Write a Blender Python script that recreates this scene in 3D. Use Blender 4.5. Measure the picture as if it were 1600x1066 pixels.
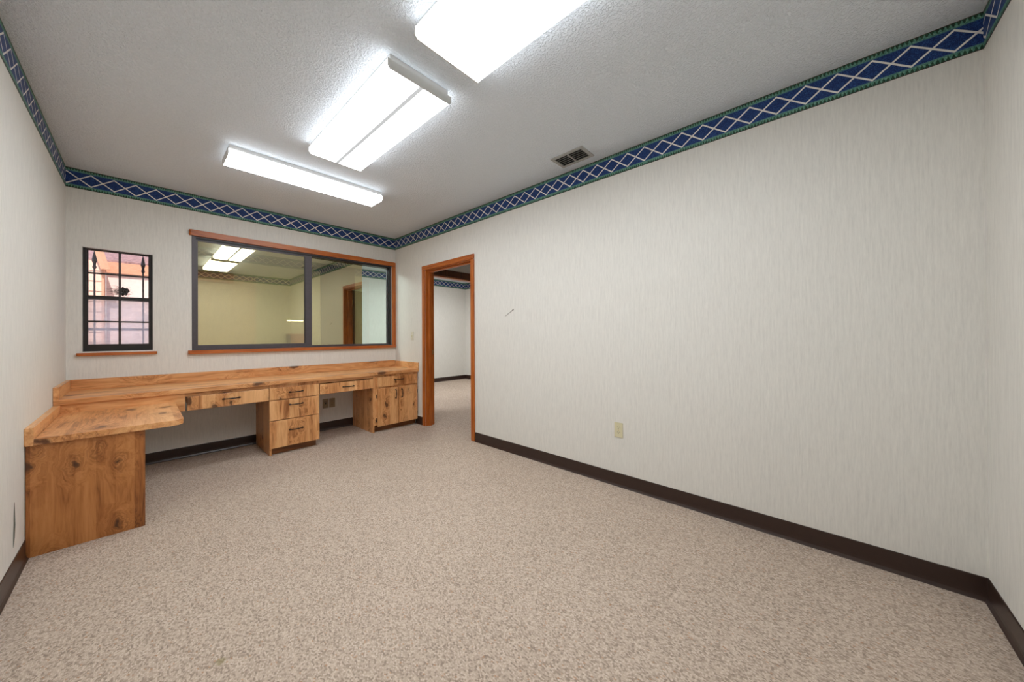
import bpy, bmesh, math, random
from mathutils import Vector, Matrix
random.seed(7)
scene = bpy.context.scene
for o in list(bpy.data.objects):
    bpy.data.objects.remove(o, do_unlink=True)
COL = scene.collection

# ------------------------------------------------------------------ camera
# right wall inner face x = 0, back wall inner face y = 0, floor z = 0
YAW, PITCH, ROLL = 0.828443, 0.003134, -0.005286
FPX, CX, CY = 531.198, 799.405, 521.938
cam_data = bpy.data.cameras.new('camera')
cam = bpy.data.objects.new('camera', cam_data)
COL.objects.link(cam)
fwd = Vector((math.sin(YAW)*math.cos(PITCH), math.cos(YAW)*math.cos(PITCH), math.sin(PITCH)))
rgt = Vector((math.cos(YAW), -math.sin(YAW), 0))
upv = rgt.cross(fwd)
cr, sr = math.cos(ROLL), math.sin(ROLL)
r2 = cr*rgt + sr*upv
u2 = -sr*rgt + cr*upv
M = Matrix((r2, u2, -fwd)).transposed().to_4x4()
M.translation = Vector((-2.5146, -4.6145, 1.1826))
cam.matrix_world = M
cam_data.sensor_fit = 'HORIZONTAL'
cam_data.sensor_width = 36.0
cam_data.lens = FPX*36.0/1600.0
cam_data.shift_x = (800-CX)/1600.0
cam_data.shift_y = (CY-533)/1600.0
cam_data.clip_start = 0.02
scene.camera = cam

# ------------------------------------------------------------------ world, sun, exposure
world = bpy.data.worlds.new('sky')
scene.world = world
world.use_nodes = True
wn = world.node_tree
wn.nodes.clear()
wo = wn.nodes.new('ShaderNodeOutputWorld')
wb = wn.nodes.new('ShaderNodeBackground')
ws = wn.nodes.new('ShaderNodeTexSky')
ws.sky_type = 'NISHITA'
ws.sun_disc = False
ws.sun_elevation = math.radians(52)
ws.sun_rotation = math.radians(185)
wb.inputs['Strength'].default_value = 0.32
wn.links.new(ws.outputs[0], wb.inputs[0])
wn.links.new(wb.outputs[0], wo.inputs[0])
sun_d = bpy.data.lights.new('sun', 'SUN')
sun_d.energy = 5.4
sun_d.angle = 0.009
sun_d.color = (1.0, .95, .88)
sun = bpy.data.objects.new('sun', sun_d)
COL.objects.link(sun)
sun.rotation_euler = (math.radians(38), 0, math.radians(-8))
LENS_E = 17.6          # brightness of the fluorescent lenses in this room
NEXT_E = 32.0         # and of the added, unseen fixtures that light the next room
vs = scene.view_settings
vs.view_transform = 'Standard'
vs.look = 'None'
vs.exposure = 0.0
vs.gamma = 1.0
vs.use_curve_mapping = False

# ------------------------------------------------------------------ dimensions
H, W, L = 2.6, 2.9355, 5.143
T = 0.12

# ------------------------------------------------------------------ material helpers
def lin(r, g, b):
    def f(c):
        c /= 255.0
        return c/12.92 if c <= .04045 else ((c+.055)/1.055)**2.4
    return (f(r), f(g), f(b), 1)

class NT:
    def __init__(self, name):
        self.m = bpy.data.materials.new(name)
        self.m.use_nodes = True
        self.t = self.m.node_tree
        self.t.nodes.clear()
        self.out = self.t.nodes.new('ShaderNodeOutputMaterial')
    def n(self, typ, **kw):
        nd = self.t.nodes.new(typ)
        for k, v in kw.items():
            setattr(nd, k, v)
        return nd
    def set(self, sock, v):
        if isinstance(v, bpy.types.NodeSocket):
            self.t.links.new(v, sock)
        else:
            sock.default_value = v
    def math(self, op, a, b=None, c=None, clamp=False):
        nd = self.n('ShaderNodeMath', operation=op, use_clamp=clamp)
        self.set(nd.inputs[0], a)
        if b is not None: self.set(nd.inputs[1], b)
        if c is not None: self.set(nd.inputs[2], c)
        return nd.outputs[0]
    def vmul(self, v, s):
        nd = self.n('ShaderNodeVectorMath', operation='MULTIPLY')
        self.set(nd.inputs[0], v); self.set(nd.inputs[1], s)
        return nd.outputs[0]
    def vadd(self, v, s):
        nd = self.n('ShaderNodeVectorMath', operation='ADD')
        self.set(nd.inputs[0], v); self.set(nd.inputs[1], s)
        return nd.outputs[0]
    def pos(self):
        return self.n('ShaderNodeNewGeometry').outputs['Position']
    def noise(self, v, scale, detail=2, rough=.5, dist=0):
        nd = self.n('ShaderNodeTexNoise')
        self.set(nd.inputs['Vector'], v)
        nd.inputs['Scale'].default_value = scale
        nd.inputs['Detail'].default_value = detail
        nd.inputs['Roughness'].default_value = rough
        nd.inputs['Distortion'].default_value = dist
        return nd.outputs['Fac']
    def ramp(self, fac, stops, interp='LINEAR'):
        nd = self.n('ShaderNodeValToRGB')
        cr = nd.color_ramp
        cr.interpolation = interp
        while len(cr.elements) < len(stops):
            cr.elements.new(0.5)
        for e, (p, c) in zip(cr.elements, stops):
            e.position = p
            e.color = c if len(c) == 4 else (*c, 1)
        self.set(nd.inputs[0], fac)
        return nd.outputs[0]
    def step(self, x, a, b, lo=0., hi=1.):
        nd = self.n('ShaderNodeMapRange', interpolation_type='SMOOTHSTEP')
        self.set(nd.inputs[0], x)
        for i, v in enumerate((a, b, lo, hi)):
            nd.inputs[i+1].default_value = v
        return nd.outputs[0]
    def mix(self, f, a, b, blend='MIX'):
        nd = self.n('ShaderNodeMix', data_type='RGBA', blend_type=blend)
        self.set(nd.inputs[0], f); self.set(nd.inputs[6], a); self.set(nd.inputs[7], b)
        return nd.outputs[2]
    def bump(self, h, strength, dist):
        nd = self.n('ShaderNodeBump')
        self.set(nd.inputs['Height'], h)
        nd.inputs['Strength'].default_value = strength
        nd.inputs['Distance'].default_value = dist
        return nd.outputs[0]
    def principled(self, color, rough=.5, normal=None, metallic=0, spec=.5, **kw):
        nd = self.n('ShaderNodeBsdfPrincipled')
        self.set(nd.inputs['Base Color'], color)
        self.set(nd.inputs['Roughness'], rough)
        nd.inputs['Metallic'].default_value = metallic
        nd.inputs['Specular IOR Level'].default_value = spec
        for k, v in kw.items():
            self.set(nd.inputs[k], v)
        if normal is not None:
            self.t.links.new(normal, nd.inputs['Normal'])
        self.t.links.new(nd.outputs[0], self.out.inputs[0])
        return nd

def plain(name, rgb, rough=.5, metallic=0, spec=.5, var=.06):
    t = NT(name)
    p = t.pos()
    n = t.noise(p, 30, 3)
    c = lin(*rgb)
    lo = tuple(x*(1-var) for x in c[:3]); hi = tuple(min(1, x*(1+var)) for x in c[:3])
    t.principled(t.ramp(n, [(.3, lo), (.7, hi)]), rough, metallic=metallic, spec=spec)
    return t.m

def m_wallpaper(name, rgb):
    t = NT(name)
    p = t.pos()
    a = t.noise(t.vmul(p, (95, 95, 7)), 1.0, 3, .6)
    b = t.noise(t.vmul(p, (230, 230, 26)), 1.0, 2, .5)
    f = t.math('ADD', t.math('MULTIPLY', a, .65), t.math('MULTIPLY', b, .35))
    c = lin(*rgb)
    d1 = tuple(x*.92 for x in c[:3]); d2 = tuple(min(1, x*1.07) for x in c[:3])
    col = t.ramp(f, [(.34, d1), (.5, c), (.68, d2)])
    t.principled(col, .55, t.bump(f, .12, .002), spec=.3)
    return t.m

def m_border(name, P, phase):
    # local x along the wall, local z = 0..0.166 up the strip
    t = NT(name)
    tc = t.n('ShaderNodeTexCoord').outputs['Object']
    sp = t.n('ShaderNodeSeparateXYZ'); t.set(sp.inputs[0], tc)
    u, v = sp.outputs[0], sp.outputs[2]
    fr = t.math('FRACT', t.math('DIVIDE', t.math('SUBTRACT', u, phase), P))
    tri = t.math('ABSOLUTE', t.math('SUBTRACT', t.math('MULTIPLY', fr, 2), 1))      # 1 at a peak
    lo, hi = .033, .131
    up = t.math('MULTIPLY_ADD', tri, hi-lo, lo)
    dn = t.math('MULTIPLY_ADD', tri, lo-hi, hi)
    wl = .0052
    l1 = t.math('LESS_THAN', t.math('ABSOLUTE', t.math('SUBTRACT', v, up)), wl)
    l2 = t.math('LESS_THAN', t.math('ABSOLUTE', t.math('SUBTRACT', v, dn)), wl)
    line = t.math('MAXIMUM', l1, l2)
    fine = t.noise(tc, 260, 2, .6)
    blue = t.ramp(fine, [(.32, lin(16, 32, 76)), (.5, lin(28, 56, 116)), (.68, lin(58, 96, 156))])
    inside = t.math('LESS_THAN', t.math('ABSOLUTE', t.math('SUBTRACT', v, .082)),
                    t.math('MULTIPLY_ADD', tri, (hi-lo)*.5, 0.0))
    tri_in = t.math('ABSOLUTE', t.math('SUBTRACT', t.math('MULTIPLY', tri, hi-lo), (hi-lo)*.5))
    blue = t.mix(t.math('MULTIPLY', inside, .15), blue, lin(20, 40, 96))
    # green bands with a row of small dark triangles
    gz = t.math('FRACT', t.math('DIVIDE', u, .0155))
    gt = t.math('ABSOLUTE', t.math('SUBTRACT', t.math('MULTIPLY', gz, 2), 1))
    vb = t.math('ABSOLUTE', t.math('SUBTRACT', v, .083))                            # distance from the middle line
    q = t.math('DIVIDE', t.math('SUBTRACT', vb, .056), .024)
    tooth = t.math('GREATER_THAN', t.math('ADD', q, t.math('MULTIPLY_ADD', fine, .5, -.25)), t.math('MULTIPLY_ADD', gt, .9, .15))
    n2 = t.noise(tc, 140, 2, .6)
    gl = t.ramp(n2, [(.35, lin(62, 112, 100)), (.55, lin(104, 156, 138)), (.7, lin(146, 182, 156))])
    gd = t.ramp(n2, [(.35, lin(26, 50, 44)), (.7, lin(62, 96, 72))])
    green = t.mix(tooth, gl, gd)
    isg = t.math('GREATER_THAN', vb, .055)
    tealline = t.math('LESS_THAN', t.math('ABSOLUTE', t.math('SUBTRACT', vb, .0555)), .002)
    col = t.mix(isg, blue, green)
    col = t.mix(tealline, col, lin(84, 126, 132))
    col = t.mix(line, col, lin(246, 241, 236))
    edge = t.math('GREATER_THAN', vb, .0805)
    col = t.mix(edge, col, lin(74, 40, 44))
    t.principled(col, .5, spec=.3)
    return t.m

def m_wood(name, axis, light, mid, dark, knot, plank=.085, knots=1.0, rough=.38, kscale=4.2, coat=0.15):
    t = NT(name)
    rnd = t.n('ShaderNodeObjectInfo').outputs['Random']
    cmb = t.n('ShaderNodeCombineXYZ')
    for i, k in enumerate((3.1, 5.7, 4.3)):
        t.set(cmb.inputs[i], t.math('MULTIPLY', rnd, k))
    P = t.vadd(t.pos(), cmb.outputs[0])
    al = {'X': 0, 'Y': 1, 'Z': 2}[axis]
    sc = [1., 1., 1.]; sc[al] = .10
    kc = [1., 1., 1.]; kc[al] = .5
    vor = t.n('ShaderNodeTexVoronoi', feature='F1')
    wob = t.n('ShaderNodeTexNoise'); t.set(wob.inputs['Vector'], P); wob.inputs['Scale'].default_value = 14; wob.inputs['Detail'].default_value = 4
    Pw = t.vadd(P, t.vmul(wob.outputs['Color'], (.075, .075, .075)))
    vor.voronoi_dimensions = '2D'
    sw = t.n('ShaderNodeSeparateXYZ'); t.set(sw.inputs[0], Pw)
    o1, o2 = [sw.outputs[i] for i in range(3) if i != al]
    kv = t.n('ShaderNodeCombineXYZ')
    t.set(kv.inputs[0], t.math('ADD', o1, o2)); t.set(kv.inputs[1], t.math('MULTIPLY', sw.outputs[al], .62))
    t.set(vor.inputs['Vector'], kv.outputs[0]); vor.inputs['Scale'].default_value = kscale
    d = vor.outputs['Distance']
    kick = t.step(d, .42, .05)                                    # grain swings around knots
    off = t.n('ShaderNodeCombineXYZ')
    for i in range(3):
        t.set(off.inputs[i], 0.0 if i == al else t.math('MULTIPLY', kick, .07*knots))
    G = t.vmul(t.vadd(P, off.outputs[0]), sc)
    g1 = t.noise(G, 26, 5, .62, .9)
    g2 = t.noise(t.vmul(G, tuple(.35 if i == al else 1 for i in range(3))), 170, 2, .6)
    g3 = t.noise(P, 3.2, 2)
    f = t.math('ADD', t.math('ADD', t.math('MULTIPLY', g1, .62), t.math('MULTIPLY', g2, .2)), t.math('MULTIPLY', g3, .2))
    # board-to-board tone steps across the grain
    if plank:
        sep = t.n('ShaderNodeSeparateXYZ'); t.set(sep.inputs[0], P)
        s = t.math('ADD', t.math('ADD', *[sep.outputs[i] for i in range(3) if i != al][:2]), 0.0)
        wn_ = t.n('ShaderNodeTexWhiteNoise', noise_dimensions='1D')
        t.set(wn_.inputs['W'], t.math('FLOOR', t.math('DIVIDE', s, plank)))
        f = t.math('ADD', f, t.math('MULTIPLY_ADD', wn_.outputs['Value'], .17, -.085))
    col = t.ramp(f, [(.33, lin(*dark)), (.45, lin(*mid)), (.58, lin(*light)), (.74, lin(*[min(255, c+16) for c in light]))])
    rings = t.math('SINE', t.math('MULTIPLY', d, 120))
    rm = t.math('MULTIPLY', t.step(d, .26, .10), t.math('MULTIPLY_ADD', rings, .5, .5))
    col = t.mix(t.math('MULTIPLY', rm, .45*knots), col, lin(*dark))
    pick = t.n('ShaderNodeSeparateColor'); t.set(pick.inputs[0], vor.outputs['Color'])
    size = t.math('MULTIPLY', pick.outputs[0], .10*knots)
    km = t.step(t.math('SUBTRACT', d, size), .06, -.02)
    km = t.math('MULTIPLY', km, t.math('GREATER_THAN', pick.outputs[1], .3))
    col = t.mix(t.math('MULTIPLY', km, .85*min(1, knots)), col, lin(*knot))
    t.principled(col, rough, t.bump(f, .06, .001), spec=.45, **{'Coat Weight': coat, 'Coat Roughness': .3})
    return t.m

def m_carpet():
    t = NT('carpet_loop')
    p = t.pos()
    q = t.vmul(p, (205, 132, 1))
    vor = t.n('ShaderNodeTexVoronoi', feature='F1', voronoi_dimensions='2D')
    t.set(vor.inputs['Vector'], q); vor.inputs['Scale'].default_value = 1.0
    vor.inputs['Randomness'].default_value = .62
    sep = t.n('ShaderNodeSeparateColor'); t.set(sep.inputs[0], vor.outputs['Color'])
    r = sep.outputs[0]
    big = t.noise(p, 1.7, 3)
    med = t.noise(t.vmul(p, (90, 20, 1)), 1.0, 2)
    f = t.math('ADD', t.math('MULTIPLY', r, .78), t.math('ADD', t.math('MULTIPLY', med, .16), t.math('MULTIPLY_ADD', big, .16, -.1)))
    col = t.ramp(f, [(.0, lin(142, 126, 113)), (.18, lin(164, 146, 131)), (.36, lin(183, 165, 149)), (.62, lin(193, 175, 159)), (.92, lin(210, 194, 178))])
    rust = t.math('GREATER_THAN', sep.outputs[1], .985)
    col = t.mix(t.math('MULTIPLY', rust, .55), col, lin(176, 128, 92))
    d = vor.outputs['Distance']
    col = t.mix(t.math('MULTIPLY', t.step(d, .45, .8), .4), col, lin(128, 112, 102))
    # one small worn stain near the camera
    sp = t.n('ShaderNodeSeparateXYZ'); t.set(sp.inputs[0], p)
    dx = t.math('ADD', sp.outputs[0], 2.32); dy = t.math('ADD', sp.outputs[1], 2.99)
    rr = t.math('SQRT', t.math('ADD', t.math('MULTIPLY', dx, dx), t.math('MULTIPLY', dy, dy)))
    st = t.step(t.math('ADD', rr, t.math('MULTIPLY', t.noise(p, 60, 2), .02)), .032, .016)
    col = t.mix(t.math('MULTIPLY', st, .55), col, lin(120, 112, 60))
    h = t.math('SUBTRACT', 1, d)
    t.principled(col, .95, t.bump(h, .3, .004), spec=.1)
    return t.m

def m_ceiling():
    t = NT('ceiling_texture')
    p = t.pos()
    a = t.noise(p, 85, 3, .55, .6)
    b = t.noise(p, 200, 2, .5)
    h = t.math('ADD', t.step(a, .40, .62), t.math('MULTIPLY', b, .35))
    col = t.ramp(a, [(.3, lin(232, 239, 247)), (.7, lin(239, 246, 254))])
    t.principled(col, .7, t.bump(h, .9, .004), spec=.25)
    return t.m

def m_emit(name, strength, col=(1, 1, 1, 1)):
    t = NT(name)
    e = t.n('ShaderNodeEmission')
    e.inputs[0].default_value = col
    e.inputs[1].default_value = strength
    t.t.links.new(e.outputs[0], t.out.inputs[0])
    return t.m

def m_glass(name, trans, refl, rough=0.0):
    # a half-mirror film: part of the light goes through, part is reflected
    t = NT(name)
    tr = t.n('ShaderNodeBsdfTransparent'); tr.inputs[0].default_value = tuple(min(1, 2*c) for c in trans)+(1,)
    gl = t.n('ShaderNodeBsdfGlossy'); gl.inputs[0].default_value = tuple(min(1, 2*c) for c in refl)+(1,)
    gl.inputs['Roughness'].default_value = rough
    mx = t.n('ShaderNodeMixShader'); mx.inputs[0].default_value = .5
    t.t.links.new(tr.outputs[0], mx.inputs[1]); t.t.links.new(gl.outputs[0], mx.inputs[2])
    t.t.links.new(mx.outputs[0], t.out.inputs[0])
    return t.m

def m_clear(name, tint, haze=0.0, gloss=.04):
    t = NT(name)
    tr = t.n('ShaderNodeBsdfTransparent'); tr.inputs[0].default_value = tint+(1,)
    if haze:
        tl = t.n('ShaderNodeBsdfTranslucent'); tl.inputs[0].default_value = (.86, .86, .92, 1)
        p = t.pos()
        hz = t.math('MULTIPLY_ADD', t.noise(t.vmul(p, (8, 8, 16)), 1.0, 4, .6), .5, haze-.25, clamp=True)
        m0 = t.n('ShaderNodeMixShader'); t.set(m0.inputs[0], hz)
        t.t.links.new(tr.outputs[0], m0.inputs[1]); t.t.links.new(tl.outputs[0], m0.inputs[2])
        base = m0.outputs[0]
    else:
        base = tr.outputs[0]
    gl = t.n('ShaderNodeBsdfGlossy'); gl.inputs['Roughness'].default_value = .02
    mx = t.n('ShaderNodeMixShader'); mx.inputs[0].default_value = gloss
    t.t.links.new(base, mx.inputs[1]); t.t.links.new(gl.outputs[0], mx.inputs[2])
    t.t.links.new(mx.outputs[0], t.out.inputs[0])
    return t.m

WALL = m_wallpaper('wallpaper_streaked', (223, 220, 213))
CEIL = m_ceiling()
CARPET = m_carpet()
oak = dict(light=(228, 172, 116), mid=(208, 144, 88), dark=(146, 88, 44), knot=(72, 38, 20))
WOOD_X = m_wood('knotty_laminate_long', 'X', **oak, kscale=3.6, plank=.11)
WOOD_Y = m_wood('knotty_laminate_deep', 'Y', **oak, kscale=3.6, plank=.11)
WOOD_Z = m_wood('knotty_laminate_upright', 'Z', **oak, kscale=6.2)
TRIMW = dict(light=(186, 104, 42), mid=(166, 84, 26), dark=(122, 56, 14), knot=(84, 38, 10))
TRIM_X = m_wood('stained_trim_long', 'X', **TRIMW, plank=0, knots=.1, rough=.38, coat=.1)
TRIM_Y = m_wood('stained_trim_deep', 'Y', **TRIMW, plank=0, knots=.1, rough=.38, coat=.1)
TRIM_Z = m_wood('stained_trim_upright', 'Z', **TRIMW, plank=0, knots=.1, rough=.38, coat=.1)
VINYL = plain('brown_vinyl', (52, 35, 29), .32, spec=.5)
IRON = plain('black_iron', (34, 26, 22), .45, metallic=.3)
WHITE = plain('white_enamel', (226, 226, 224), .4, var=.02)
LENS = m_emit('fluorescent_lens', LENS_E, (.93, .97, 1, 1))
SIDE = m_emit('fluorescent_lens_side', 6.0, (.93, .97, 1, 1))
LENS2 = m_emit('added_lens_next_room', NEXT_E, (.945, .98, 1, 1))
DIM_LINE = m_emit('lens_dim_line', .60)  # weak glow for the dimmer band between the two lamps
IVORY = plain('ivory_plastic', (214, 206, 172), .35, var=.02)
DARKHOLE = plain('dark_slot', (38, 32, 26), .6)
BRASS = plain('worn_brass', (196, 160, 104), .3, metallic=.9)
STEEL = plain('grey_steel', (120, 116, 110), .35, metallic=.8)
ALU = plain('bronze_aluminium', (78, 72, 76), .42, metallic=.15)
TRACK = plain('black_track', (16, 15, 16), .5)
BLACKFR = plain('black_window_frame', (30, 24, 22), .45)
MIRROR = m_glass('tinted_half_mirror', (.40, .395, .28), (.37, .34, .245))
CLEAR = m_clear('clear_greenish_glass', (.90, .98, .95))
WINGLASS = m_clear('window_glass', (.96, .94, .95))
HAZEGLASS = m_clear('hazy_window_glass', (.95, .94, .97), haze=.42)

# ------------------------------------------------------------------ geometry helpers
def link(name, bm, mat, parent=None, base=(0, 0, 0), smooth=False, kind=None):
    bmesh.ops.recalc_face_normals(bm, faces=bm.faces)
    if any(base):
        bmesh.ops.translate(bm, verts=bm.verts, vec=(-base[0], -base[1], -base[2]))
    me = bpy.data.meshes.new(name)
    bm.to_mesh(me); bm.free()
    if smooth:
        for p in me.polygons: p.use_smooth = True
    me.materials.append(mat)
    o = bpy.data.objects.new(name, me)
    COL.objects.link(o)
    if parent is not None:
        o.parent = parent
    if kind: o['kind'] = kind
    return o

def thing(name, base, label=None, cat=None, group=None, kind=None, rz=0):
    o = bpy.data.objects.new(name, None)
    o.empty_display_size = .05
    COL.objects.link(o)
    o.location = base
    o.rotation_euler = (0, 0, rz)
    tag(o, label, cat, group, kind)
    return o

def tag(o, label=None, cat=None, group=None, kind=None):
    if label: o['label'] = label
    if cat: o['category'] = cat
    if group: o['group'] = group
    if kind: o['kind'] = kind
    return o

def bx(bm, x0, x1, y0, y1, z0, z1, bev=0, seg=2):
    v = [bm.verts.new(c) for c in ((x0, y0, z0), (x1, y0, z0), (x1, y1, z0), (x0, y1, z0),
                                   (x0, y0, z1), (x1, y0, z1), (x1, y1, z1), (x0, y1, z1))]
    fs = [bm.faces.new([v[i] for i in q]) for q in ((0, 3, 2, 1), (4, 5, 6, 7), (0, 1, 5, 4), (1, 2, 6, 5), (2, 3, 7, 6), (3, 0, 4, 7))]
    if bev:
        es = {e for f in fs for e in f.edges}
        bmesh.ops.bevel(bm, geom=list(es), offset=bev, segments=seg, profile=.5, affect='EDGES')
    return bm

def box(name, b, mat, parent=None, base=(0, 0, 0), bev=0, kind=None):
    bm = bmesh.new()
    bx(bm, *b, bev=bev)
    return link(name, bm, mat, parent, base, kind=kind)

def boxes(name, bs, mat, parent=None, base=(0, 0, 0), bev=0, kind=None):
    bm = bmesh.new()
    for b in bs: bx(bm, *b, bev=bev)
    return link(name, bm, mat, parent, base, kind=kind)

def tube(bm, pts, r, n=8, caps=True):
    pts = [Vector(p) for p in pts]
    rs = r if isinstance(r, (list, tuple)) else [r]*len(pts)
    prev = None
    rings = []
    for i, p in enumerate(pts):
        d = (pts[min(i+1, len(pts)-1)]-pts[max(i-1, 0)]).normalized()
        if prev is None:
            a = d.orthogonal().normalized()
        else:
            a = (prev - d*prev.dot(d)).normalized()
        prev = a
        b = d.cross(a)
        rings.append([bm.verts.new(p+rs[i]*(math.cos(2*math.pi*k/n)*a+math.sin(2*math.pi*k/n)*b)) for k in range(n)])
    for r0, r1 in zip(rings, rings[1:]):
        for k in range(n):
            bm.faces.new((r0[k], r0[(k+1) % n], r1[(k+1) % n], r1[k]))
    if caps:
        bm.faces.new(rings[0][::-1]); bm.faces.new(rings[-1])

def prism(bm, prof, a, b, axis):
    """prof: list of 2D points; extruded from a to b along axis ('x': prof=(y,z), 'y': prof=(x,z), 'z': prof=(x,y))"""
    def P(p, t):
        return {'x': (t, p[0], p[1]), 'y': (p[0], t, p[1]), 'z': (p[0], p[1], t)}[axis]
    v0 = [bm.verts.new(P(p, a)) for p in prof]
    v1 = [bm.verts.new(P(p, b)) for p in prof]
    n = len(prof)
    bm.faces.new(v0[::-1]); bm.faces.new(v1)
    for i in range(n):
        bm.faces.new((v0[i], v0[(i+1) % n], v1[(i+1) % n], v1[i]))

def wall(name, axis, c0, c1, a0, a1, z0, z1, holes, mat):
    """slab between c0 and c1 on 'axis', spanning a0..a1 on the other axis, with rectangular holes (a,a,z,z)"""
    A = sorted({a0, a1, *[h[0] for h in holes], *[h[1] for h in holes]})
    Z = sorted({z0, z1, *[h[2] for h in holes], *[h[3] for h in holes]})
    def solid(i, j):
        if i < 0 or j < 0 or i >= len(A)-1 or j >= len(Z)-1: return False
        ca, cz = (A[i]+A[i+1])/2, (Z[j]+Z[j+1])/2
        return not any(h[0] < ca < h[1] and h[2] < cz < h[3] for h in holes)
    bm = bmesh.new()
    vc = {}
    def V(c, a, z):
        k = (c, round(a, 5), round(z, 5))
        if k not in vc:
            vc[k] = bm.verts.new((c, a, z) if axis == 'x' else (a, c, z))
        return vc[k]
    for i in range(len(A)-1):
        for j in range(len(Z)-1):
            if not solid(i, j): continue
            a, b, p, q = A[i], A[i+1], Z[j], Z[j+1]
            for c in (c0, c1):
                bm.faces.new((V(c, a, p), V(c, b, p), V(c, b, q), V(c, a, q)))
            if not solid(i-1, j): bm.faces.new((V(c0, a, p), V(c1, a, p), V(c1, a, q), V(c0, a, q)))
            if not solid(i+1, j): bm.faces.new((V(c0, b, p), V(c1, b, p), V(c1, b, q), V(c0, b, q)))
            if not solid(i, j-1): bm.faces.new((V(c0, a, p), V(c1, a, p), V(c1, b, p), V(c0, b, p)))
            if not solid(i, j+1): bm.faces.new((V(c0, a, q), V(c1, a, q), V(c1, b, q), V(c0, b, q)))
    return link(name, bm, mat, kind='structure')

def poly_slab(name, pts, z0, z1, mat):
    bm = bmesh.new()
    prism(bm, pts, z0, z1, 'z')
    return link(name, bm, mat, kind='structure')

# ------------------------------------------------------------------ room shell
XL, XR = -W-T, 3.485+T        # outer limits
YF, YB = -L-T, 2.6+T
NX = -2.33                    # left inner face of the next room
HALLX = 2.45
plan = [(XL, YF), (T+.0, YF), (T, -2.42), (HALLX+T, -2.42), (HALLX+T, 0), (XR, 0), (XR, YB), (NX-.08, YB), (NX-.08, T), (XL, T)]
poly_slab('floor', plan, -.10, 0, CARPET)
poly_slab('ceiling', plan, H, H+.12, CEIL)

EW = (-2.850, -2.440, 1.060, 1.955)       # opening of the small outside window
IW = (-2.174, -.056, 1.046, 2.188)        # opening of the inside window
DOOR = (-1.705, -.775, 0, 2.045)          # opening in the right wall
wall('wall_back', 'y', 0, T, XL, 0, 0, H, [EW, IW], WALL)
wall('wall_right', 'x', 0, T, YF, 0, 0, H, [DOOR], WALL)
wall('wall_left', 'x', XL, -W, YF, 0, 0, H, [], WALL)
wall('wall_front', 'y', YF, -L, -W, 0, 0, H, [], WALL)
# next room and the little hall behind the door
OPEN = (.30, 2.15, 0, 2.16)
wall('wall_hall_back', 'y', 0, T, 0, XR, 0, H, [OPEN], WALL)
wall('wall_hall_side', 'x', HALLX, HALLX+T, -2.42, 0, 0, H, [], WALL)
wall('wall_hall_front', 'y', -2.42, -2.30, T, HALLX, 0, H, [], WALL)
wall('wall_next_far', 'y', 2.6, YB, NX-.08, XR, 0, H, [], WALL)
wall('wall_next_right', 'x', 3.485, XR, T, 2.6, 0, H, [], WALL)
wall('wall_next_left', 'x', NX-.08, NX, T, 2.6, 0, H, [], WALL)

# wallpaper border under the ceiling
BH = .166
def border(n, origin, rz, length, phase):
    bm = bmesh.new()
    bx(bm, 0, length, -.0012, 0, 0, BH)
    o = link('trim_%d' % n, bm, m_border('border_print_%d' % n, .2574, phase), kind='structure')
    o.location = (*origin, H-BH)
    o.rotation_euler = (0, 0, rz)
    o['label'] = 'blue and green diamond-patterned wallpaper border under the ceiling'
    return o
border(1, (-W, 0), 0, W, .005)                              # back wall
border(2, (0, 0), -math.pi/2, L, 5.063 % .1287)             # right wall
border(3, (-W, -L), math.pi/2, L, .04)                      # left wall
border(4, (0, -L), math.pi, W, .03)                         # front wall
border(5, (NX, 2.6), 0, 3.485-NX, .02)                      # far wall of the next room
border(6, (3.485, 2.6), -math.pi/2, 2.6-T, .05)

# vinyl cove base
def cove(name, pts, closed=False):
    """pts: floor polyline, the room lies to the right of the walking direction"""
    prof = [(0, 0), (.014, 0), (.010, .006), (.0055, .016), (.004, .030), (.004, .1), (.0025, .1035), (0, .1035)]
    pts = [Vector((*p, 0)) for p in pts]
    bm = bmesh.new()
    rings = []
    for i, p in enumerate(pts):
        d0 = (p-pts[i-1]).normalized() if i else None
        d1 = (pts[i+1]-p).normalized() if i < len(pts)-1 else None
        n0 = Vector((d0.y, -d0.x, 0)) if d0 else None
        n1 = Vector((d1.y, -d1.x, 0)) if d1 else None
        if n0 and n1:
            n = (n0+n1); n = n*(1/(n.dot(n0)))
        else:
            n = n0 or n1
        rings.append([bm.verts.new(p+n*a+Vector((0, 0, b))) for a, b in prof])
    k = len(prof)
    for r0, r1 in zip(rings, rings[1:]):
        for i in range(k):
            bm.faces.new((r0[i], r0[(i+1) % k], r1[(i+1) % k], r1[i]))
    bm.faces.new(rings[0]); bm.faces.new(rings[-1][::-1])
    o = link(name, bm, VINYL, kind='structure')
    return o
cove('baseboard_left', [(-W, -L), (-W, -1.474)])
cove('baseboard_back', [(-W, 0), (-1.65, 0)])
cove('baseboard_back_middle', [(-1.225, 0), (-.60, 0)])
cove('baseboard_right_far', [(0, -.545), (0, -.715)])
cove('baseboard_right', [(0, -1.754), (0, -L)])
cove('baseboard_front', [(-.0, -L), (-W, -L)])
cove('baseboard_next_far', [(NX, 2.6), (3.485, 2.6), (3.485, T)])
cove('baseboard_hall', [(T, -.70), (T, 0)][::-1])

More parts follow.
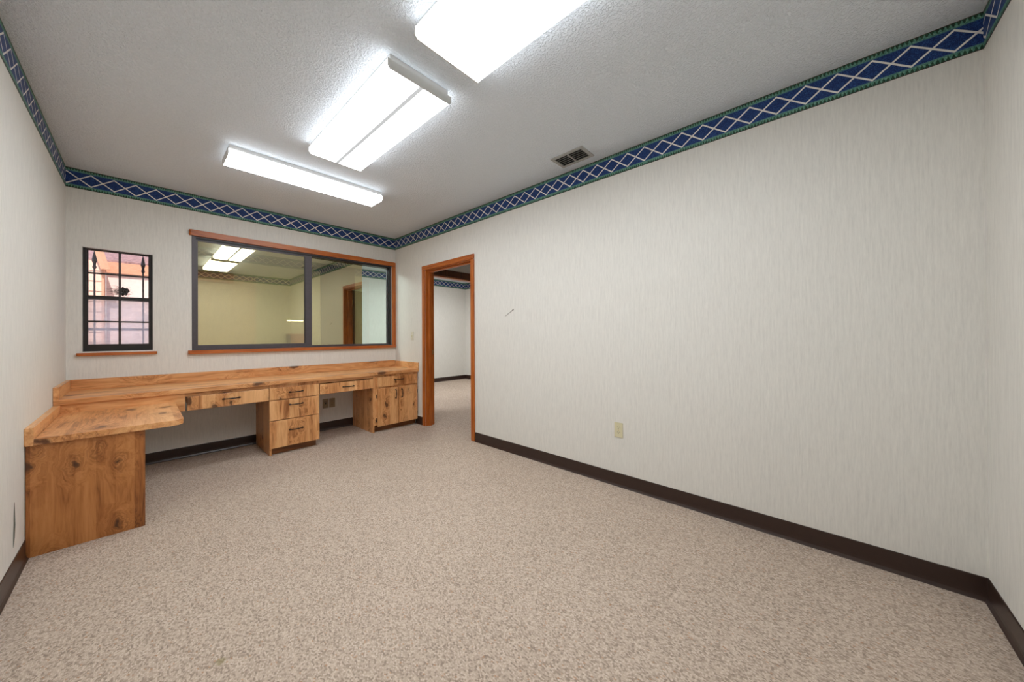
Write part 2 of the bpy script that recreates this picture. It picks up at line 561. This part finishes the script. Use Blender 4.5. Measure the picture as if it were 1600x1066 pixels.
# ------------------------------------------------------------------ doorway in the right wall
d = thing('door_1', (0, -1.24, 0), kind='structure')
d['label'] = 'doorway with reddish stained wooden casing in the right wall'
B = (0, -1.24, 0)
def casing(prefix, x_wall, sgn):
    th = .017
    xa, xb = sorted((x_wall, x_wall+sgn*th))
    for (y0, y1) in ((-.777, -.719), (-1.752, -1.694)):
        bm = bmesh.new(); bx(bm, xa, xb, y0, y1, 0, 2.034, bev=.007); link('casing', bm, TRIM_Z, d, B)
    bm = bmesh.new(); bx(bm, xa, xb, -1.752, -.719, 2.034, 2.092, bev=.005); link('head_casing', bm, TRIM_Y, d, B)
casing('a', 0, -1)
casing('b', T, 1)
for y0, y1, s in ((-.795, -.7755, 1), (-1.7045, -1.685, -1)):
    box('jamb', (.0005, T-.0005, y0, y1, 0, 2.044), TRIM_Z, d, B)
box('head_jamb', (.0005, T-.0005, -1.685, -.795, 2.025, 2.044), TRIM_Y, d, B)
box('door_stop', (.035, .075, -.813, -.795, 0, 2.007), TRIM_Z, d, B, bev=.003)
box('door_stop', (.035, .075, -1.685, -1.667, 0, 2.007), TRIM_Z, d, B, bev=.003)
box('door_stop', (.035, .075, -1.685, -.795, 2.007, 2.025), TRIM_Y, d, B, bev=.003)
box('strike_plate', (.086, .112, -.798, -.795, .93, .99), BRASS, d, B)
# leaf, swung open into the hall
DARKW = m_wood('dark_door_veneer', 'Z', (98, 54, 24), (80, 42, 18), (54, 27, 12), (40, 20, 8), plank=0, knots=.1, rough=.35)
leaf = box('leaf', (.145, 1.03, -1.735, -1.698, .012, 2.02), DARKW, d, B, bev=.002)
bm = bmesh.new()
for s, y in ((1, -1.698), (-1, -1.735)):
    tube(bm, [(.965, y, .96), (.965, y+s*.012, .96), (.965, y+s*.03, .96), (.965, y+s*.045, .96), (.965, y+s*.062, .96), (.965, y+s*.068, .96)],
         [.03, .028, .011, .02, .026, .012], 14)
link('knob', bm, BRASS, leaf, B, smooth=True)
bm = bmesh.new()
for z in (.25, 1.02, 1.80):
    tube(bm, [(.137, -1.700, z-.045), (.137, -1.700, z+.045)], .007, 8)
link('hinge', bm, BRASS, leaf, B)

# cased opening between the hall and the next room
d2 = thing('door_2', (1.2, 0, 0), kind='structure')
d2['label'] = 'wide cased opening of dark stained wood beyond the doorway'
B2 = (1.2, 0, 0)
box('head_casing', (.20, 2.25, -.018, -.0005, 2.16, 2.27), DARKW, d2, B2, bev=.004)
box('casing', (.20, .30, -.018, -.0005, 0, 2.16), TRIM_Z, d2, B2, bev=.004)
box('casing', (2.15, 2.25, -.018, -.0005, 0, 2.16), TRIM_Z, d2, B2, bev=.004)
box('head_jamb', (.318, 2.132, -.0005, T, 2.142, 2.16), TRIM_X, d2, B2)
box('jamb', (.30, .318, -.0005, T, 0, 2.16), TRIM_Z, d2, B2)
box('jamb', (2.132, 2.15, -.0005, T, 0, 2.16), TRIM_Z, d2, B2)

# ------------------------------------------------------------------ small outside window
w1 = thing('window_1', (-2.645, 0, 1.06), kind='structure')
w1['label'] = 'small black-framed double-hung window with eight panes'
BW = (-2.645, 0, 1.06)
x0, x1, z0, z1 = EW
fy0, fy1 = .044, .110
boxes('frame', [(x0, x0+.020, fy0-.012, fy1, z0, z1), (x1-.020, x1, fy0-.012, fy1, z0, z1),
                (x0+.020, x1-.020, fy0-.012, fy1, z0, z0+.022), (x0+.020, x1-.020, fy0-.004, fy1, z1-.010, z1)], BLACKFR, w1, BW)
box('head_reveal', (x0+.001, x1-.001, .001, fy0-.006, z1-.005, z1-.0005), WHITE, w1, BW)
gx0, gx1 = -2.822, -2.467
mx0, mx1 = -2.651, -2.637
def sash(name, za, zb, zm, y, rails):
    s = boxes(name, [(x0+.020, gx0, y, y+.026, za, zb), (gx1, x1-.020, y, y+.026, za, zb),
                     (gx0, gx1, y, y+.026, za, za+rails[0]), (gx0, gx1, y, y+.026, zb-rails[1], zb)], BLACKFR, w1, BW)
    box('muntin', (mx0, mx1, y+.003, y+.021, za+rails[0], zb-rails[1]), BLACKFR, s, BW)
    box('muntin', (gx0, mx0, y+.003, y+.021, zm-.0065, zm+.0065), BLACKFR, s, BW)
    box('muntin', (mx1, gx1, y+.003, y+.021, zm-.0065, zm+.0065), BLACKFR, s, BW)
    return s
up_s = sash('upper_sash', 1.510, 1.945, 1.742, .062, (.034, .006))
lo_s = sash('lower_sash', 1.082, 1.545, 1.319, .032, (.038, .032))
for s, y, rows, mat in ((up_s, .076, ((1.544, 1.7355), (1.7485, 1.939)), WINGLASS), (lo_s, .046, ((1.120, 1.3125), (1.3255, 1.513)), HAZEGLASS)):
    for za, zb in rows:
        for xa, xb in ((gx0, mx0), (mx1, gx1)):
            box('pane', (xa, xb, y, y+.003, za, zb), mat, s, BW)
def bullnose_board(name, xa, xb, ya, yb, za, zb, mat, parent, base, r=.012):
    bm = bmesh.new()
    prof = []
    for cx_, cy_, a0 in ((xb-r, yb, None), (xa+r, yb, None)):
        pass
    n = 5
    prof += [(xb, yb), (xa, yb)]
    for k in range(n+1):
        a = math.pi + k*math.pi/2/n
        prof.append((xa+r+r*math.cos(a), ya+r+r*math.sin(a)))
    for k in range(n+1):
        a = 1.5*math.pi + k*math.pi/2/n
        prof.append((xb-r+r*math.cos(a), ya+r+r*math.sin(a)))
    prism(bm, prof, za, zb, 'z')
    es = [e for e in bm.edges if abs(e.verts[0].co.z-e.verts[1].co.z) < 1e-6 and not (abs(e.verts[0].co.y-yb) < 1e-6 and abs(e.verts[1].co.y-yb) < 1e-6)]
    bmesh.ops.bevel(bm, geom=es, offset=.006, segments=2, profile=.5, affect='EDGES')
    return link(name, bm, mat, parent, base)
bullnose_board('sill', -2.882, -2.412, -.028, 0, 1.024, 1.0485, TRIM_X, w1, BW)
box('stool', (x0+.002, x1-.002, 0, .030, 1.0605, 1.066), BLACKFR, w1, BW)

# ------------------------------------------------------------------ big inside window to the next room
w2 = thing('window_2', (-1.1, 0, 1.05), kind='structure')
w2['label'] = 'wide sliding window of tinted glass in a dark metal frame, wood trim above and below'
BI = (-1.1, 0, 1.05)
bullnose_board('head_trim', -2.194, -.001, -.026, 0, 2.188, 2.244, TRIM_X, w2, BI, r=.014)
bullnose_board('sill', -2.203, -.001, -.034, 0, 1.010, 1.046, TRIM_X, w2, BI, r=.014)
box('side_trim', (-.056, -.001, -.018, 0, 1.046, 2.188), TRIM_Z, w2, BI, bev=.004)
X0, X1, Z0, Z1 = IW
boxes('frame', [(X0, X0+.030, -.004, T, Z0, Z1), (X1-.018, X1, .01, T, Z0, Z1), (X0+.030, X1-.018, -.004, T, Z0, Z0+.016), (X0+.030, X1-.018, .0, T, Z1-.012, Z1)], ALU, w2, BI)
boxes('track', [(X0+.030, X1-.018, .004, T-.01, Z1-.030, Z1-.012), (X1-.030, X1-.018, .012, T-.01, Z0+.016, Z1-.030)], TRACK, w2, BI)
# fixed left panel
pl = boxes('left_panel', [(X0+.030, -2.129, .004, .034, Z0+.016, Z1-.030), (-1.172, -1.100, .002, .034, Z0+.016, Z1-.030),
                          (-2.129, -1.172, .004, .034, Z0+.016, Z0+.052), (-2.129, -1.172, .010, .034, Z1-.045, Z1-.030)], ALU, w2, BI)
box('pane', (-2.129, -1.172, .018, .023, Z0+.052, Z1-.045), MIRROR, pl, BI)
box('gasket', (-1.178, -1.172, .006, .018, Z0+.052, Z1-.045), TRACK, pl, BI)
# sliding panel half open behind it: tinted, then clear glass
pr_ = boxes('right_panel', [(-1.098, -.086, .050, .075, Z0+.016, Z0+.026), (-.098, -.086, .050, .075, Z0+.026, Z1-.030)], ALU, w2, BI)
box('pane', (-1.098, -.457, .060, .065, Z0+.026, Z1-.030), MIRROR, pr_, BI)
box('pane', (-.457, -.098, .060, .065, Z0+.026, Z1-.030), CLEAR, pr_, BI)

# ------------------------------------------------------------------ long worktop with splash
YW = -.62       # front edge of the worktop
ZT, ZB = .738, .700
wt = thing('worktop', (-1.468, -.31, ZB), 'long knotty wood worktop with low splash under the inside window', 'desk')
BT = (-1.468, -.31, ZB)
bm = bmesh.new(); bx(bm, -W+.001, -.001, YW, -.001, ZB, ZT, bev=.003); link('top', bm, WOOD_X, wt, BT)
bm = bmesh.new(); bx(bm, -W+.027, -.021, -.020, -.001, ZT, .828, bev=.002); link('back_splash', bm, WOOD_X, wt, BT)
bm = bmesh.new(); bx(bm, -W+.001, -W+.026, YW, -.001, ZT, .828, bev=.002); link('side_splash', bm, WOOD_Y, wt, BT)
bm = bmesh.new(); bx(bm, -.020, -.001, YW, -.001, ZT, .822, bev=.002); link('side_splash', bm, WOOD_Y, wt, BT)
box('apron', (-W+.030, -2.262, -.604, -.586, .548, ZB-.001), WOOD_X, wt, BT)
box('rail', (-2.262, -1.662, -.583, -.565, .668, ZB-.001), WOOD_X, wt, BT)
box('rail', (-1.217, -.62, -.583, -.565, .668, ZB-.001), WOOD_X, wt, BT)

# lower return along the left wall
rd = thing('return_desk', (-2.63, -1.05, 0), 'lower wooden return desk with solid end panel against the left wall', 'desk')
BR = (-2.63, -1.05, 0)
rz0, rz1 = .602, .637
RX, RY, rr = -2.322, -1.492, .062
prof = [(-W+.032, -.6045), (-W+.032, RY)]
for k in range(9):
    a = 1.5*math.pi + k*math.pi/16
    prof.append((RX-rr+rr*math.cos(a), RY+rr+rr*math.sin(a)))
prof += [(RX, -.6045)]
bm = bmesh.new(); prism(bm, prof, rz0, rz1, 'z')
es = [e for e in bm.edges if abs(e.verts[0].co.z-e.verts[1].co.z) < 1e-6]
bmesh.ops.bevel(bm, geom=es, offset=.002, segments=1, affect='EDGES')
link('top', bm, WOOD_Y, rd, BR)
bm = bmesh.new(); bx(bm, -W+.001, -W+.031, RY-.001, -.6045, rz0, .6985, bev=.002); link('side_splash', bm, WOOD_Y, rd, BR)
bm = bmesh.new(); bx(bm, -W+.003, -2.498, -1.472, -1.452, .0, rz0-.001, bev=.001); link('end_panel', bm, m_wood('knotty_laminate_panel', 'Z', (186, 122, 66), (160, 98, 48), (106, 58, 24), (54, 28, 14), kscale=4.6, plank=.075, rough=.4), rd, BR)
box('support_cleat', (-W+.016, -W+.034, -1.451, -.606, .54, rz0-.001), WOOD_Y, rd, BR)

# ------------------------------------------------------------------ pulls
def pull_bm(cx, cz, y, length, vertical=False):
    """black iron bar pull with flared leaf-shaped ends"""
    bm = bmesh.new()
    h = length/2
    def P(a, out, dz=0):
        return (cx+dz, y-out, cz+a) if vertical else (cx+a, y-out, cz+dz)
    for s in (-1, 1):
        tube(bm, [P(s*h*.86, 0), P(s*h*.86, .012), P(s*h*.82, .020)], [.0065, .005, .0045], 8)
        pts = [P(s*h*.72, .0035), P(s*h*.86, .004), P(s*h, .0035), P(s*h*1.10, .002)]
        tube(bm, pts, [.003, .0085, .006, .0015], 8)
    tube(bm, [P(-h*.86, .019), P(-h*.45, .024), P(0, .0255), P(h*.45, .024), P(h*.86, .019)], [.0042, .0045, .0062, .0045, .0042], 8)
    return bm

FY0, FY1 = -.609, -.590           # drawer / door fronts
def front(name, parent, base, xa, xb, za, zb, mat=None, handle=None, box_depth=0):
    bm = bmesh.new(); bx(bm, xa, xb, FY0, FY1, za, zb, bev=.0025)
    f = link(name, bm, mat or WOOD_Z, parent, base)
    if handle:
        hx, hz, ln, vert = handle
        link('handle', pull_bm(hx, hz, FY0, ln, vert), IRON, f, base, smooth=True)['label'] = 'black iron pull'
    return f

# shallow drawers hung under the worktop over the two knee spaces
def pencil_drawer(xa, xb, za, zb, hx, hz, label):
    base = ((xa+xb)/2, -.35, za)
    t = thing('pencil_drawer', base, label, 'drawer', 'shallow drawers under the worktop')
    front('drawer_front', t, base, xa, xb, za, zb, handle=(hx, hz, .125, False))
    boxes('drawer_box', [(xa+.02, xb-.02, FY1, -.10, za+.012, za+.020), (xa+.02, xa+.032, FY1, -.10, za+.020, zb-.012),
                         (xb-.032, xb-.02, FY1, -.10, za+.020, zb-.012), (xa+.032, xb-.032, -.112, -.10, za+.020, zb-.012)], WOOD_X, t, base)
    return t
pencil_drawer(-2.248, -1.669, .549, .668, -1.953, .617, 'wide shallow drawer between the return desk and the drawer pedestal')
pencil_drawer(-1.211, -.624, .549, .660, -.912, .606, 'shallow drawer over the knee space beside the two-door cupboard')

# three-drawer pedestal
pb = (-1.44, -.30, 0)
pd = thing('drawer_pedestal', pb, 'narrow wooden pedestal of three drawers standing between two knee spaces', 'cabinet')
boxes('body', [(-1.660, -1.642, -.589, -.006, 0, ZB-.001), (-1.236, -1.218, -.589, -.006, .07, ZB-.001), (-1.642, -1.236, -.589, -.006, .07, .088),
               (-1.642, -1.236, -.024, -.006, .088, ZB-.001), (-1.642, -1.236, -.589, -.571, .668, ZB-.001)], WOOD_Z, pd, pb)
box('toe_kick', (-1.642, -1.232, -.545, -.527, 0, .069), m_wood('dark_toe_board', 'X', (128, 78, 36), (104, 62, 28), (70, 40, 18), (50, 28, 12), plank=0, knots=.2), pd, pb)
front('drawer', pd, pb, -1.665, -1.2165, .549, .668, handle=(-1.435, .614, .125, False))
front('drawer', pd, pb, -1.665, -1.2165, .347, .543, handle=(-1.435, .487, .125, False))
front('drawer', pd, pb, -1.665, -1.2165, .072, .341, handle=(-1.435, .234, .125, False))

# two-door cupboard at the right end
cb = (-.31, -.30, 0)
cd = thing('cupboard', cb, 'wooden cupboard with one drawer over two doors beside the doorway', 'cabinet')
boxes('body', [(-.618, -.600, -.589, -.006, 0, ZB-.001), (-.021, -.003, -.589, -.006, .07, ZB-.001), (-.600, -.021, -.589, -.006, .07, .088),
               (-.600, -.021, -.024, -.006, .088, ZB-.001)], WOOD_Z, cd, cb)
boxes('face_frame', [(-.600, -.562, -.589, -.571, .07, ZB-.001), (-.562, -.021, -.589, -.571, .672, ZB-.001), (-.562, -.021, -.589, -.571, .515, .552)], WOOD_Z, cd, cb)
box('toe_kick', (-.600, -.010, -.535, -.517, 0, .069), bpy.data.materials['dark_toe_board'], cd, cb)
front('drawer', cd, cb, -.566, -.018, .550, .672, handle=(-.285, .625, .125, False))
dl = front('door', cd, cb, -.566, -.2945, .070, .530, handle=(-.330, .445, .115, True))
dr = front('door', cd, cb, -.2905, -.018, .070, .530, handle=(-.245, .445, .115, True))
for z in (.44, .155):
    bm = bmesh.new(); tube(bm, [(-.572, FY1-.006, z-.022), (-.572, FY1-.006, z+.022)], .0055, 8)
    link('hinge', bm, IRON, dl, cb)
for z in (.44, .155):
    bm = bmesh.new(); tube(bm, [(-.012, FY1-.006, z-.022), (-.012, FY1-.006, z+.022)], .0055, 8)
    link('hinge', bm, IRON, dr, cb)

# ------------------------------------------------------------------ ceiling lights
def wrap_light(label, xc, yc, length, width, along, lens_mat, dim_line=False, wedge=False, drop=.08, panw=None):
    """surface wraparound fluorescent fixture: metal pan, wrap lens, two end plates"""
    base = (xc, yc, H)
    t = thing('ceiling_light', base, label, 'ceiling light', 'surface-mounted fluorescent ceiling lights', rz=0 if along == 'y' else math.pi/2)
    hl, hw = length/2, width/2
    pw = (panw or width*.93)/2
    # local frame: length along local y, z down from the ceiling
    box('pan', (-pw, pw, -hl+.01, hl-.01, -.032, -.0005), WHITE, t, bev=.002)
    lip = -.034
    if wedge:
        lp = [(-hw, lip), (-hw, lip-.012), (-hw*.62, -drop), (hw*.62, -drop), (hw, lip-.012), (hw, lip)]
    else:
        lp = [(-hw, lip), (-hw, -drop+.012), (-hw+.012, -drop), (hw-.012, -drop), (hw, -drop+.012), (hw, lip)]
    bm = bmesh.new(); prism(bm, lp, -hl+.006, hl-.006, 'y')
    lens = link('lens', bm, lens_mat, t)
    lens['label'] = 'glowing white lens'
    lens.data.materials.append(SIDE)
    for p in lens.data.polygons:                      # the lamps sit above the flat face; the walls of the lens only glow softly
        if p.normal.z > -.9: p.material_index = 1
    ep = [(p[0]*1.012, p[1]-.002 if p[1] < -drop+.003 else p[1]) for p in lp]
    for s in (-1, 1):
        a, b = sorted((s*(hl-.006), s*hl))
        bm = bmesh.new(); prism(bm, ep, a, b, 'y'); link('end_plate', bm, WHITE, t)
    if dim_line:
        box('center_dim_line', (-.011, .011, -hl+.006, hl-.006, -drop-.0035, -drop-.0002), DIM_LINE, lens)  # strip put on the lens to draw the dim band between the lamps
    return t
wrap_light('white ceiling light with a dark line down its lens, middle of the three', -1.490, -2.44, 1.18, .385, 'y', LENS, dim_line=True)
wrap_light('brightest wide ceiling light, cut off by the top of the picture', -1.490, -3.86, 1.18, .385, 'y', LENS)
wrap_light('narrow ceiling light running parallel to the back wall', -1.49, -1.285, 1.19, .245, 'x', LENS, wedge=False, panw=.235)
wrap_light('added ceiling light of the next room, unseen above the inside window', -1.0, .95, 1.18, .385, 'x', LENS2)  # this and the following fixture are added, unseen, to light the next room
wrap_light('added ceiling light of the next room, unseen behind the wall past the doorway', 1.75, 1.0, 1.18, .385, 'x', LENS2)

# ------------------------------------------------------------------ ceiling vent
vb = (-.187, -3.144, H)
vt = thing('ceiling_vent', vb, 'small grey metal air vent in the ceiling beside the right wall', 'vent')
VM = plain('vent_enamel', (168, 167, 164), .45)
vx0, vx1, vy0, vy1 = -.280, -.094, -3.290, -2.998
ix0, ix1, iy0, iy1 = -.252, -.122, -3.262, -3.026
ym = -3.144
boxes('frame', [(vx0, ix0, vy0, vy1, H-.008, H-.0005), (ix1, vx1, vy0, vy1, H-.008, H-.0005), (ix0, ix1, vy0, iy0, H-.008, H-.0005), (ix0, ix1, iy1, vy1, H-.008, H-.0005)], VM, vt, vb, bev=.002)
box('center_bar', (ix0, ix1, ym-.006, ym+.006, H-.009, H-.002), VM, vt, vb)
box('duct_shade_plate', (ix0, ix1, iy0, iy1, H-.0022, H-.0006), plain('duct_shade', (22, 22, 22), .8), vt, vb)  # dark plate painted in place of the shade inside the duct
for ya, yb in ((iy0, ym-.006), (ym+.006, iy1)):
    for k in range(5):
        xx = ix0+.012+k*.0265
        bm = bmesh.new()
        prism(bm, [(xx+.010, H-.003), (xx+.0125, H-.0025), (xx+.003, H-.0125), (xx+.0005, H-.012)], ya, yb, 'y')
        link('slat', bm, VM, vt, vb)

# ------------------------------------------------------------------ wall plates
def plate_outlet(base, rot, label, mat, duplex=True, w=.070, h=.115):
    """local: plate in xz plane facing -y"""
    t = thing('wall_outlet', base, label, 'outlet', rz=rot)
    bm = bmesh.new(); bx(bm, -w/2, w/2, -.006, -.0005, -h/2, h/2, bev=.003); link('plate', bm, mat, t)
    for s in (-1, 1):
        bm = bmesh.new()
        pf = []
        for k in range(16):
            a = 2*math.pi*k/16
            pf.append((.0165*math.cos(a), max(-.0125, min(.0125, .0165*math.sin(a)))+s*.0195))
        prism(bm, pf, -.0078, -.0055, 'y')
        r = link('receptacle', bm, mat, t)
        boxes('slot', [(-.0075, -.0050, -.0084, -.0070, s*.0195+.000, s*.0195+.008), (.0050, .0075, -.0084, -.0070, s*.0195+.001, s*.0195+.007),
                       (-.0022, .0022, -.0084, -.0070, s*.0195-.009, s*.0195-.005)], DARKHOLE, r)
    bm = bmesh.new(); tube(bm, [(0, -.0055, 0), (0, -.0072, 0)], .003, 8); link('screw', bm, BRASS, t)
    return t
RW = -math.pi/2
plate_outlet((0, -3.435, .439), RW, 'ivory power outlet low on the right wall', IVORY)
OLDP = plain('old_tan_plastic', (150, 130, 100), .4)
plate_outlet((-.872, 0, .334), 0, 'tan outlet on the back wall under the worktop, right one of the pair', OLDP)
t = thing('cable_plate', (-.950, 0, .334), 'tan blank cable plate beside the outlet under the worktop', 'wall plate')
bm = bmesh.new(); bx(bm, -.035, .035, -.006, -.0005, -.0575, .0575, bev=.003); link('plate', bm, OLDP, t)
bm = bmesh.new(); tube(bm, [(0, -.0055, .0), (0, -.012, 0)], [.009, .006], 10); link('jack', bm, DARKHOLE, t)
box('slot', (-.018, .018, -.0075, -.0055, .016, .021), DARKHOLE, t)
# light switch
t = thing('light_switch', (0, -.463, 1.177), 'pale light switch on the right wall beside the doorway', 'light switch', rz=RW)
bm = bmesh.new(); bx(bm, -.035, .035, -.006, -.0005, -.0575, .0575, bev=.003); link('plate', bm, plain('switch_plate', (216, 211, 194), .4, var=.02), t)
box('toggle_collar', (-.006, .006, -.0075, -.0055, -.013, .013), IVORY, t)
bm = bmesh.new(); prism(bm, [(-.007, -.004), (-.019, -.012), (-.020, -.006), (-.007, .006)], -.004, .004, 'x'); link('toggle', bm, IVORY, t)
for z in (-.03, .03):
    bm = bmesh.new(); tube(bm, [(0, -.0055, z), (0, -.0072, z)], .003, 8); link('screw', bm, BRASS, t)
# bent wall hook
hb = (0, -2.332, 1.436)
t = thing('bent_wire', hb, 'thin bent wire sticking out of the bare right wall', 'wire')
bm = bmesh.new(); tube(bm, [(0.0, 0, 0), (-.006, 0, 0), (-.009, 0, 0)], [.006, .0055, .003], 10); link('collar', bm, STEEL, t)
bm = bmesh.new(); tube(bm, [(-.004, 0, 0), (-.014, .006, -.012), (-.026, .018, -.026), (-.044, .044, -.050), (-.058, .060, -.068)], [.0028, .0034, .0028, .0024, .0020], 8)
link('wire', bm, plain('grey_wire', (140, 134, 124), .4, metallic=.4), t, smooth=True)
# torn seam in the wallpaper on the left wall
bm = bmesh.new()
tube(bm, [(-W+.0008, -1.692, .377), (-W+.002, -1.700, .33), (-W+.003, -1.704, .27), (-W+.002, -1.709, .21), (-W+.0008, -1.711, .163)], [.0006, .0018, .0026, .0026, .0006], 6)
tag(link('wallpaper_tear', bm, plain('torn_paper', (96, 98, 88), .8)), 'short dark tear in the wallpaper low on the left wall', 'tear')

# ------------------------------------------------------------------ things in the next room
t = box('dark_panel', (-.155, .488, 2.55, 2.599, .0, 2.585), plain('dark_brown_panel', (34, 27, 20), .5), bev=.004)
tag(t, 'tall dark panel against the far wall, dim behind the tinted glass', 'panel')
cbn = (-.57, 2.45, 0)
t = thing('storage_cabinet', cbn, 'brown wooden cabinet seen low through the tinted left pane', 'cabinet')
boxes('body', [(-.728, -.708, 2.33, 2.584, 0, 1.20), (-.430, -.410, 2.33, 2.584, 0, 1.20), (-.708, -.430, 2.564, 2.584, .04, 1.20), (-.708, -.430, 2.33, 2.564, .04, .06)], DARKW, t, cbn)
box('top', (-.736, -.402, 2.315, 2.584, 1.20, 1.222), TRIM_X, t, cbn, bev=.003)
box('door', (-.726, -.571, 2.312, 2.330, .07, 1.195), TRIM_Z, t, cbn, bev=.002)
box('door', (-.567, -.412, 2.312, 2.330, .07, 1.195), TRIM_Z, t, cbn, bev=.002)
lb = (-.59, 2.58, 1.466)
t = thing('strip_light', lb, 'short glowing white strip on the far wall above the cabinet', 'strip light')
box('housing', (-.725, -.455, 2.575, 2.599, 1.452, 1.482), WHITE, t, lb, bev=.002)
box('tube', (-.720, -.460, 2.562, 2.575, 1.457, 1.477), m_emit('strip_glow', 12), t, lb, bev=.003)

# ------------------------------------------------------------------ outside the small window
PEACH = plain('peach_stucco', (236, 212, 202), .8)
ORANGE = plain('orange_stained_timber', (214, 158, 124), .6)
MAUVE = plain('weathered_soffit', (150, 118, 114), .8, var=.35)
PAVE = plain('pale_paving', (206, 190, 182), .8)
poly_slab('ground', [(-6.5, T), (NX-.081, T), (NX-.081, 6), (-6.5, 6)], -.2, -.05, PAVE)
boxes('wall_outside', [(-2.83, -1.2, 2.465, 2.60, -.05, 2.18)], PEACH, kind='structure')
b = (-3.3, 2.35, -.05)
t = thing('siding_wall', b, 'peach boarded house corner seen left through the small window', 'wall')
for k in range(17):
    z = -.05+k*.13
    bm = bmesh.new()
    prism(bm, [(2.20, z), (2.188, z), (2.198, z+.128), (2.20, z+.128)], -3.8, -2.857, 'x')
    link('siding_board', bm, plain('peach_board', (236, 196, 172), .7) if k == 0 else bpy.data.materials['peach_board'], t, b)
box('core', (-3.8, -2.862, 2.20, 2.50, -.05, 2.16), PEACH, t, b)
box('corner_board', (-2.857, -2.835, 2.185, 2.50, -.05, 2.16), ORANGE, t, b)
# raking board and porch beam, soffit
b = (-2.6, 2.6, 2.0)
t = thing('porch_roof', b, 'orange beam and mauve soffit of the porch beyond the small window', 'roof')
box('fascia', (-2.835, -1.5, 2.42, 2.46, 2.045, 2.19), ORANGE, t, b)
bm = bmesh.new()
prism(bm, [(-2.990, 2.62), (-2.915, 2.62), (-2.780, 2.045), (-2.860, 2.045)], 2.10, 2.15, 'y')
link('rake_board', bm, ORANGE, t, b)
bm = bmesh.new()
prism(bm, [(2.46, 2.19), (2.46, 2.22), (4.2, 3.05), (4.2, 3.0)], -3.9, -1.5, 'x')
link('soffit', bm, MAUVE, t, b)
# iron fence with spear finials
b = (-2.65, .45, -.05)
fe = thing('iron_fence', b, 'dark iron fence with spear tips just outside the small window', 'fence')
FI = plain('fence_iron', (70, 58, 56), .5, metallic=.2)
for z in (1.245, .25):
    box('rail', (-3.75, -2.42, .438, .462, z, z+.024), FI, fe, b)
bm = bmesh.new()
tube(bm, [(0, 0, 0), (0, 0, 1.835)], .007, 6)
for z, r in ((1.835, .015), (1.85, .009)):
    pass
tube(bm, [(0, 0, 1.83), (0, 0, 1.84), (0, 0, 1.85), (0, 0, 1.86), (0, 0, 1.88), (0, 0, 1.905), (0, 0, 1.94), (0, 0, 2.0)],
     [.009, .013, .013, .009, .010, .017, .012, .002], 8)
pk = link('picket', bm, FI, fe)
pk.location = (-2.811+2.65, 0, .05)
for xk in (-2.500, -3.122, -3.433):
    c = pk.copy(); COL.objects.link(c); c.parent = fe; c.location = (xk+2.65, 0, .05)
# tangle of twigs caught on the sash
nb = (-2.628, .150, 1.575)
t = thing('bird_nest', nb, 'dark tangle of twigs stuck outside the small window', 'nest')
bm = bmesh.new()
bmesh.ops.create_icosphere(bm, subdivisions=3, radius=1)
for v in bm.verts:
    c = v.co
    k = 1+.16*math.sin(7*c.x+3*c.z)+.12*math.sin(11*c.y+5*c.z+1)+.08*random.uniform(-1, 1)
    v.co = Vector((c.x*.029*k+.006, c.y*.02*k, c.z*.036*k+.028))
link('core', bm, plain('nest_dark', (40, 34, 30), .9), t)
bm = bmesh.new()
for k in range(110):
    left = random.random() < .62
    a = random.uniform(-.5, .5)+(math.pi if left else 0)
    ln = random.uniform(.03, .10) if left else random.uniform(.02, .05)
    p = Vector((random.uniform(-.02, .02), random.uniform(-.012, .012), random.uniform(-.005, .055)))
    q = p+Vector((math.cos(a)*ln, random.uniform(-.01, .01), math.sin(a)*ln*.6))
    m_ = (p+q)/2+Vector((0, 0, random.uniform(-.012, .014)))
    tube(bm, [p, m_, q], [.0013, .0011, .0004], 4)
link('twigs', bm, plain('twig_brown', (66, 56, 52), .9), t, kind='stuff')
